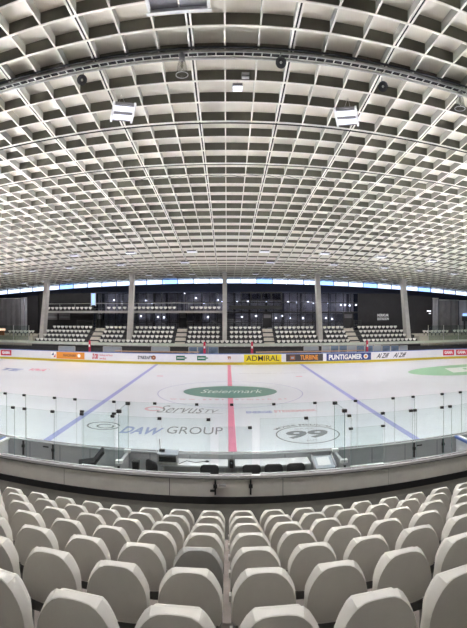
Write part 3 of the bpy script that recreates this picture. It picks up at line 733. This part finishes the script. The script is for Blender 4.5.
# ---- tables, chairs and devices in the boxes
def table(label, px0, px1):
    x0, x1 = X(px0, 11.7), X(px1, 11.7); t = thing('scorer_table', label, 'table', ((x0+x1)/2, 11.7, 0.15)); w = (x1-x0)/2
    MB().box(-w, w, -0.27, 0.27, 0.76, 0.80, 'tabletop').build('table_top', t)
    MB().box(-w+0.05, w-0.05, 0.2, 0.24, 0.45, 0.76, 'boardback').build('modesty_panel', t)
    for sx in (-1, 1):
        for sy in (-1, 1): MB().box(sx*(w-0.08)-0.02, sx*(w-0.08)+0.02, sy*0.22-0.02, sy*0.22+0.02, 0, 0.76, 'steel').build('leg', t)
    return t
table('long white scorer table left of the centre line, behind the parapet', 162, 228)
table('long white scorer table right of the centre line with three black chairs', 235, 309)
def chair(label, x, y, rz_=0):
    t = thing('office_chair', label, 'chair', (x, y, 0.15), rz_)
    half = [(0, 1.0), (.15, 1.0), (.21, .97), (.235, .90), (.225, .70), (.19, .60), (0, .58)]
    out = half+[(-a, b) for a, b in half[-2:0:-1]]
    MB().loft([[(a*s, yy+0.05*(b-.6)*-1, .78+(b-.78)*s) for a, b in out] for yy, s in ((-.03, .93), (-.015, 1), (.015, 1), (.03, .93))], 'charcoal').build('backrest', t)
    MB().loft([[(a*s, b*s+0.26, z) for a, b in ((-.22, -.22), (.22, -.22), (.24, 0), (.22, .22), (-.22, .22), (-.24, 0))] for z, s in ((.43, .94), (.45, 1), (.48, 1), (.50, .94))], 'charcoal').build('seat', t)
    for sx in (-1, 1):
        MB().tube([(sx*.17, .02, .46), (sx*.17, -.01, .62)], .014, 'steel', 6).build('back_support', t)
        for yy in (.06, .44): MB().tube([(sx*.2, yy, 0), (sx*.19, yy, .44)], .013, 'steel', 6).build('leg', t)
    return t
chair('black office chair at the left scorer table beside the centre line', X(209.5, 10.95), 10.95)
chair('black office chair at the right table, nearest the centre line', X(251.5, 10.95), 10.95)
chair('black office chair at the right table, middle of the three', X(273.5, 10.95), 10.95)
chair('black office chair at the right table, farthest from the centre line', X(295.5, 10.95), 10.95)
chair('black chair turned sideways left of the left scorer table', X(152, 11.1), 11.1, -0.75)
# tilted black folding seat, far left box
t = thing('folding_seat', 'black reclined folding seat alone in the left box behind the glass door', 'seat', (X(92, 11.3), 11.25, 0.15), -1.25)
def slab(q, w, a, b, th, m):
    q.beam(a, b, w, th, m); return q
slab(MB(), .42, (0, -.34, .74), (0, .10, .80), .07, 'charcoal').build('seat', t)
slab(MB(), .42, (0, .08, .80), (0, .32, 1.10), .07, 'charcoal').build('backrest', t)
MB().tube([(0, 0, 0), (0, 0, .76)], .03, 'steel').build('pedestal', t); MB().box(-.2, .2, -.2, .2, 0, .02, 'dark').build('base', t)
# console on left table
t = thing('control_console', 'grey scoreboard console with black rack front on the left scorer table', 'console', (X(168, 11.55), 11.55, 0.95))
MB().box(-.27, .27, -.14, .2, 0, .06, 'steel').build('base', t)
for s in (-1, 1): MB().box(s*.25-.02, s*.25+.02, -.14, .2, .06, .26, 'chrome').build('side_plate', t)
MB().box(-.23, .23, -.10, .18, .06, .19, 'black').build('rack', t)
MB().box(-.27, .27, -.14, .2, .26, .29, 'palepane', rot=Matrix.Rotation(.1, 3, 'X')).build('top_plate', t)
t = thing('radio_unit', 'black radio with a thin antenna standing on the grey console', 'radio', (X(162, 11.55), 11.57, 1.255))
MB().box(-.07, .07, -.05, .05, 0, .05, 'black').build('body', t); MB().tube([(-.05, 0, .05), (-.07, 0, .32)], .008, 'black', 6).build('antenna', t)
t = thing('computer_mouse', 'small black mouse with cable on the left scorer table', 'mouse', (X(207, 11.7), 11.75, 0.95))
MB().loft([[(a*s*.06, b*s*.04, z) for a, b in [(math.cos(2*math.pi*i/12), math.sin(2*math.pi*i/12)) for i in range(12)]] for z, s in ((0, 1), (.015, 1), (.03, .6))], 'black').build('body', t)
MB().tube([(-.05, 0, .01), (-.3, -.1, .008), (-.55, .02, .008), (-.72, -.22, .008)], .008, 'dark', 6).build('cable', t)
t = thing('equipment_cart', 'grey metal cart with tilted tray right of the three black chairs', 'cart', (X(324, 11.25), 11.3, 0.15))
for s in (-1, 1):
    MB().beam((s*.26, -.24, 0), (s*.26, -.24, .78), .03, .03, 'chrome').build('leg', t); MB().beam((s*.26, .24, 0), (s*.26, .24, .92), .03, .03, 'chrome').build('leg', t)
MB().beam((0, -.26, .78), (0, .26, .93), .50, .02, 'palepane').build('tray', t)
MB().beam((0, -.14, .82), (0, .18, .92), .34, .02, 'tabletop').build('tablet', t)
for s in (-1, 1): MB().beam((s*.27, -.27, .80), (s*.27, .27, .96), .03, .05, 'chrome').build('side_rail', t)
MB().box(-.24, .24, -.22, .22, .3, .33, 'steel').build('shelf', t)
t = thing('waste_bin', 'small black bin against the boards left of the sideways chair', 'bin', (X(135.5, 11.75), 11.8, 0.15))
MB().loft([[(a*s, b*s, z) for a, b in ((-.09, -.08), (.09, -.08), (.09, .08), (-.09, .08))] for z, s in ((0, .8), (.70, 1.0))], 'black', smooth=False).build('body', t)
MB().box(-.1, .1, -.09, .09, .70, .73, 'dark').build('lid', t)
t = thing('goal_light_box', 'black switch box on the boards at the centre line between the tables', 'switch box', (X(231.5, 11.9), 11.95, 0.72))
MB().box(-.05, .05, -.03, .04, 0, .22, 'black').build('body', t); MB().box(-.02, .02, -.045, -.03, .12, .16, 'palepane').build('switch', t)
t = thing('bottle_crate', 'small white crate of bits on the floor beside the centre line gate', 'crate', (X(226, 11.1), 11.1, 0.15))
MB().box(-.06, .06, -.06, .06, 0, .66, 'tabletop').build('body', t); MB().box(-.03, .03, -.03, .03, .66, .72, 'steel').build('cap', t)

# ================================================================== foreground seats
fr = [(0, .82), (.07, .82), (.135, .818), (.162, .803), (.196, .745), (.221, .685), (.228, .63), (.228, .52), (.222, .44), (.19, .39), (.10, .375), (0, .372)]
re = [(0, .815), (.05, .814), (.085, .806), (.118, .786), (.156, .742), (.190, .682), (.211, .61), (.219, .51), (.212, .44), (.178, .395), (.09, .376), (0, .373)]
def full(h): return h+[(-a, b) for a, b in h[-2:0:-1]]
def sc(L, s, c=.6): return [(a*s, c+(b-c)*s) for a, b in L]
def mixl(A, B, t): return [(a[0]*(1-t)+b[0]*t, a[1]*(1-t)+b[1]*t) for a, b in zip(A, B)]
def resample(h, n=18, smooth=True):
    """n+1 points along the half outline h, Catmull-Rom when smooth"""
    P = [(-h[1][0], h[1][1])]+h+[(-h[-2][0], h[-2][1])]; fine = []
    for i in range(1, len(P)-2):
        for t in [q/12 for q in range(12)]:
            if smooth: fine.append(tuple(.5*((2*P[i][c])+(-P[i-1][c]+P[i+1][c])*t+(2*P[i-1][c]-5*P[i][c]+4*P[i+1][c]-P[i+2][c])*t*t+(-P[i-1][c]+3*P[i][c]-3*P[i+1][c]+P[i+2][c])*t**3) for c in (0, 1)))
            else: fine.append(tuple(P[i][c]*(1-t)+P[i+1][c]*t for c in (0, 1)))
    fine.append(h[-1]); L = [0]
    for a, b in zip(fine, fine[1:]): L.append(L[-1]+math.hypot(b[0]-a[0], b[1]-a[1]))
    out = []; k = 0
    for i in range(n+1):
        d = L[-1]*i/n
        while k < len(L)-2 and L[k+1] < d: k += 1
        u = (d-L[k])/max(1e-9, L[k+1]-L[k]); out.append((fine[k][0]+(fine[k+1][0]-fine[k][0])*u, fine[k][1]+(fine[k+1][1]-fine[k][1])*u))
    return out
fr = [(0, .822), (.08, .822), (.138, .820), (.156, .808), (.190, .752), (.222, .692), (.232, .65), (.232, .54), (.226, .44), (.195, .39), (.10, .375), (0, .372)]
re = [(0, .843), (.05, .841), (.10, .829), (.145, .795), (.184, .742), (.212, .682), (.227, .61), (.231, .51), (.223, .44), (.185, .395), (.10, .378), (0, .375)]
FR, RE = full(resample(fr, 18, False)), full(resample(re))
def L3(L, y, lean=0.10): return [(a, y+(b-.6)*-lean+max(0, .56-b)*.28, b) for a, b in L]
q = MB()
q.loft([L3(sc(RE, .5), .002), L3(sc(RE, .93), .004), L3(sc(RE, .965), .004), L3(sc(RE, .972), .0), L3(sc(RE, .988), .0), L3(RE, .007), L3(mixl(RE, FR, .97), .080), L3(FR, .084), L3(sc(FR, .99), .090), L3(sc(FR, .97), .092), L3(sc(FR, .6), .090)], 'seat')
bmesh.ops.recalc_face_normals(q.bm, faces=q.bm.faces[:])
for e in q.bm.edges:
    if len(e.link_faces) == 2 and e.calc_face_angle(0) > math.radians(28): e.smooth = False
seat0 = thing('folding_seat', 'x', 'seat', (0, 0, 0), 0, 'folding seats in the near stand')
SH = q.build('back_shell', seat0)
q = MB(); P = sc(FR, .89, .6)
q.loft([L3(sc(P, .9), .096), L3(P, .099), L3(P, .137), L3(sc(P, .97), .149), L3(sc(P, .6), .152)], 'seat')
q.build('seat_pan', seat0)
for s in (-1, 1):
    q = MB().box(s*.205-.018, s*.205+.018, .03, .14, 0.0, .42, 'bracket').box(s*.205-.03, s*.205+.03, .01, .16, 0.0, .012, 'bracket')
    q.build('bracket', seat0)
MB().box(-.2, .2, .08, .13, .30, .37, 'bracket').build('cross_beam', seat0)
MB().box(-.245, -.225, .03, .09, .34, .40, 'seat').build('hinge_cap', seat0)
SHD = SH.data.copy(); SHD.materials.clear(); SHD.materials.append(M['seatdark'])
RNAME = ['hindmost row', 'second row from the camera', 'third row from the camera', 'fourth row from the camera', 'middle row', 'third row from the parapet', 'second row from the parapet', 'row nearest the parapet']
used = False
for k in range(1, 9):
    D = ROWD[k]; half = math.tan(0.60)*(D+0.3)
    for side in (-1, 1):
        j = 0
        while True:
            x = CX+side*(.265+.53*j)
            if abs(x-CX) > half+1.9: break
            lab = 'light grey folding seat, %s %s of the narrow centre gap, %s' % (ORD[j], 'left' if side < 0 else 'right', RNAME[k-1])
            dark = (k == 4 and side < 0 and j == 0)
            if dark: lab = 'darker grey folding seat, first left of the narrow centre gap, fourth row from the camera'
            loc = (x, D-.09+random.uniform(-.008, .008), TREAD[k]); rr = random.uniform(-.015, .015)
            if not used: o = seat0; o.location = loc; o.rotation_euler[2] = rr; o['label'] = lab; used = True
            else: o = dup(seat0, loc, rr, lab)
            for ch in o.children:
                if ch.name.startswith('seat_pan'): ch.rotation_euler[0] = 0.0
                if dark and ch.name.startswith('back_shell'): ch.data = SHD
            j += 1

# ================================================================== ceiling fittings
def area(name, parent, loc, power, size, up=False, col=(1.0, 0.985, 0.965), spread=math.pi):
    l = bpy.data.lights.new(name, 'AREA'); l.shape = 'SQUARE'; l.size = size; l.energy = power; l.color = col; l.spread = spread
    o = bpy.data.objects.new(name, l); C.objects.link(o); o.parent = parent; o.location = loc
    if up: o.rotation_euler = (math.pi, 0, 0)
    return o
def floodlight(label, loc, size=0.62, rz_=0, tilt=0, group=None, power=LAMP_W, spread=math.pi):
    t = thing('floodlight', label, 'floodlight', loc, rz_, group); w = size/2
    t.rotation_euler[0] = tilt
    hs = MB().box(-w, w, -w, w, 0, .10, 'lampgrey').build('housing', t)
    for s in (-1, 1):
        MB().box(-w*.92, w*.92, s*w*.50-w*.30, s*w*.50+w*.30, -.012, 0, 'lamp').build('diffuser', t)
        MB().box(s*w-.03, s*w+.03, -w*1.12, w*1.12, -.03, .08, 'white').build('side_rail', t)
    top = max(0.25, rz(loc[0], loc[1])-loc[2]+0.25)
    for s in (-1, 1): MB().tube([(s*w*.5, 0, .10), (0, 0, top)], .006, 'steel', 5).build('hanging_wire', t)
    if power: area('lamp_light', t, (0, 0, -0.04), power, size*1.2, spread=spread)
    return t
def px2(px, y, H):   # point seen at px,y lying H above the eye
    t = (px-XV)/F; r = H*F/(Y0-y); return CX+r*math.sin(t), r*math.cos(t), EYE+H
floodlight('square twin floodlight with bright white panels near the upper left', px2(123, 113, 6.35), 0.66, 0.42, tilt=-.38, power=NEAR_W)
floodlight('square twin floodlight with bright white panels near the upper right', px2(346.5, 117.5, 6.3), 0.66, -0.42, tilt=-.38, power=NEAR_W)
r1 = [(21, 260), (75, 256), (131, 253.5), (192, 252), (264.5, 252), (324.5, 254), (380.5, 257.5), (431.5, 261.5)]
r2 = [(7, 270), (33, 268), (70, 265), (121, 262.5), (185, 261), (270.5, 261), (333.5, 263), (384, 266), (419.5, 269), (453, 272.5)]
r3 = [(24, 281), (45, 280), (68, 278), (92, 276.5), (149, 274.3), (170, 274), (192, 273.5), (255.5, 273.5), (287, 274), (303, 274.5), (328, 275.5), (345, 276.5), (384, 279), (404, 280.5), (427, 282.5)]
for row, D, sz, nm in ((r1, 33.5, .72, 'nearest row of hanging lamps'), (r2, 39.5, .72, 'middle row of hanging lamps'), (r3, 49.0, .62, 'farthest row of hanging lamps')):
    for i, (px, y) in enumerate(row):
        floodlight('flat ceiling floodlight, %s from left in the %s' % (ORD[i], nm), (X(px, D), D, min(Z(px, y, D), rz(X(px, D), D)-.18)), sz, 0, 0, nm, FAR_W if D < 45 else FAR_W*.6)
# added lamps, out of view over stand and ice ends, to brighten the ceiling
for x in (-9, -3, 3, 9):
    floodlight('added square ceiling floodlight above the picture edge over the near stand', (x, 8.0, rz(x, 8.0)-.35), .62, 0, 0, 'added floodlights over the near stand', STAND_W)
for sx in (-1, 1):
    for x in (17.5, 21, 25):
        for D in (13.0, 15.0, 17.0):
            floodlight('added square ceiling floodlight outside the picture over the %s end of the near ice' % ('left' if sx < 0 else 'right'), (sx*x, D, rz(x, D)-.35), .62, 0, 0, 'added floodlights over the ends of the ice', SIDE_W, math.radians(48))
# small projector lamp and junction box
t = thing('spotlight', 'small white lit spotlight hanging near the top centre', 'spotlight', px2(237.5, 87, 6.85))
MB().box(-.15, .15, -.08, .08, -.1, .08, 'lampgrey').build('housing', t); MB().box(-.14, .14, -.1, .04, -.115, -.1, 'lamp').build('lens', t); MB().box(-.14, .14, -.095, -.08, -.1, -.02, 'lampdim').build('front_glass', t); MB().tube([(0, 0, .08), (0, 0, .5)], .008, 'steel', 5).build('stem', t)
t = thing('junction_box', 'small grey junction box on the ceiling behind the small spotlight', 'junction box', px2(245.5, 76, 6.95))
MB().box(-.11, .11, -.06, .06, -.06, .08, 'steel').build('body', t); MB().box(-.11, .11, -.07, -.06, -.02, .0, 'dark').build('seam', t)
# black horn loudspeakers
for px, y, nm in ((82, 80, 'left'), (281, 62.5, 'middle'), (383, 86.5, 'right')):
    p = Vector(px2(px, y, 6.72)); t = thing('loudspeaker', 'round black horn loudspeaker under the cable tray, %s of the three' % {'left': 'leftmost', 'middle': 'middle', 'right': 'rightmost'}[nm], 'loudspeaker', p, 0, 'round black loudspeakers')
    d = (Vector((CX, 0, EYE))-p); d.normalize(); Rm = d.to_track_quat('Z', 'Y').to_matrix().to_4x4()
    def orient(o): o.matrix_local = Rm; return o
    circ = lambda rr, z, n=24: [(rr*math.cos(2*math.pi*i/n), rr*math.sin(2*math.pi*i/n), z) for i in range(n)]
    orient(MB().loft([circ(.05, -.2), circ(.07, -.1), circ(.13, .0), circ(.145, .03), circ(.135, .035)], 'black', cap=False).build('horn', t))
    orient(MB().loft([circ(.13, .02), circ(.07, -.04), circ(.04, -.05)], 'dark', cap=False).build('cone', t))
    orient(MB().loft([circ(.035, -.05), circ(.035, 0.0), circ(.02, .01)], 'steel').build('driver_cap', t))
    orient(MB().loft([circ(.075, -.22), circ(.075, -.1)], 'dark').build('driver', t))
    MB().tube([(0, .12, .1), (0, .10, .32)], .012, 'dark', 6).build('bracket', t)
# clear bell lamps
for px, y, nm in ((182, 66, 'left of the top centre'), (460, 101, 'at the right edge')):
    p = px2(px, y, 6.72); t = thing('bell_lamp', 'clear bell shaped high bay lamp hanging under the cable tray %s' % nm, 'lamp', p, 0, 'clear bell lamps')
    circ = lambda rr, z, n=24: [(rr*math.cos(2*math.pi*i/n), rr*math.sin(2*math.pi*i/n), z) for i in range(n)]
    MB().loft([circ(.165, -.24), circ(.15, -.16), circ(.12, .05), (circ(.08, .16))], 'clearplastic', cap=False).build('shade', t)
    MB().ring(0, 0, .155, .173, -.25, .015, m='steel', n=28).build('rim', t)
    MB().loft([circ(.075, .15), circ(.085, .2), circ(.085, .34), circ(.04, .38)], 'lampgrey').build('ballast', t)
    MB().loft([circ(.02, -.06), circ(.045, .0), circ(.03, .12)], 'clearplastic').build('bulb', t)
# large white frame at the top edge
p = px2(178, 13, 6.75); xw0, xw1 = px2(148, 13, 6.75)[0], px2(210, 9, 6.75)[0]
t = thing('ceiling_frame', 'large white rectangular ceiling frame cut by the top edge', 'ceiling frame', ((xw0+xw1)/2, p[1]+.02, EYE+6.75)); w = (xw1-xw0)/2
MB().box(-w, w, -.06, 0, 0, .16, 'white').box(-w, w, -1.35, -1.29, 0, .16, 'white').box(-w, -w+.06, -1.29, -.06, 0, .16, 'white').box(w-.06, w, -1.29, -.06, 0, .16, 'white').build('frame', t)
MB().box(-w-.04, w+.04, -.12, -.02, -.012, 0, 'white').build('flange', t)
MB().box(-w+.06, -.02, -1.29, -.06, .10, .14, 'lampgrey').build('panel', t); MB().box(.02, w-.06, -1.29, -.06, .10, .14, 'meshlight').build('panel', t)
for s in (-1, 1): MB().tube([(s*w*.8, -.3, .16), (s*w*.8, -.3, .65)], .008, 'steel', 5).build('hanging_wire', t)
# cable tray with pipe across the hall
def along(D, dz, x0=-9, x1=9, n=24): return [(x0+(x1-x0)*i/n, D, rz(x0+(x1-x0)*i/n, D)+dz) for i in range(n+1)]
tr = thing('cable_tray', 'galvanised ladder cable tray running across the ceiling below the ribs', 'cable tray')
q = MB()
for D in (11.80, 12.06):
    pts = along(D, -.10); q = MB()
    for a, b in zip(pts, pts[1:]): q.beam(a, b, .03, .07, 'steel')
    q.build('side_rail', tr)
q = MB()
for i in range(72):
    x = -9+i*.25; z = rz(x, 11.93)-.10; MB().beam((x, 11.80, z), (x, 12.06, z), .03, .02, 'steel').build('rung', tr)
q = MB()
for D in (11.86, 11.91, 11.98): q.tube(along(D, -.07+random.uniform(-.01, .01)), .022, 'rubber', 6)
q.build('cables', tr)
tag(MB().tube(along(11.86, -.25), .03, 'steel', 8).build('conduit_pipe'), 'grey steel pipe hanging just beyond the cable tray', 'pipe')
tag(MB().tube(along(11.74, -.04), .03, 'rubber', 8).build('black_cable'), 'thick black cable on the near side of the cable tray', 'cable')
for D, nm, r in ((kD(4)+.03, 'nearer', .022), (kD(7)+.03, 'farther', .018)):
    tag(MB().tube(along(D, -.05, -13, 13, 32), r, 'slot', 6).build('conduit_pipe'), 'thin dark conduit across the ceiling below the ribs, %s of the two' % nm, 'pipe')
pts = [(x, kD(8)-.1+random.uniform(-.03, .03), rz(x, 20)-.08+random.uniform(-.07, .03)) for x in [-5+i*.22 for i in range(44)]]
tag(MB().tube(pts, [random.choice((.008, .012, .018)) for _ in pts], 'bracket', 6).build('cable_bundle'), 'untidy grey cable bundle draped below the middle of the ceiling', 'cable')
for i, (px, y) in enumerate(((325, 77), (441, 105))): pass
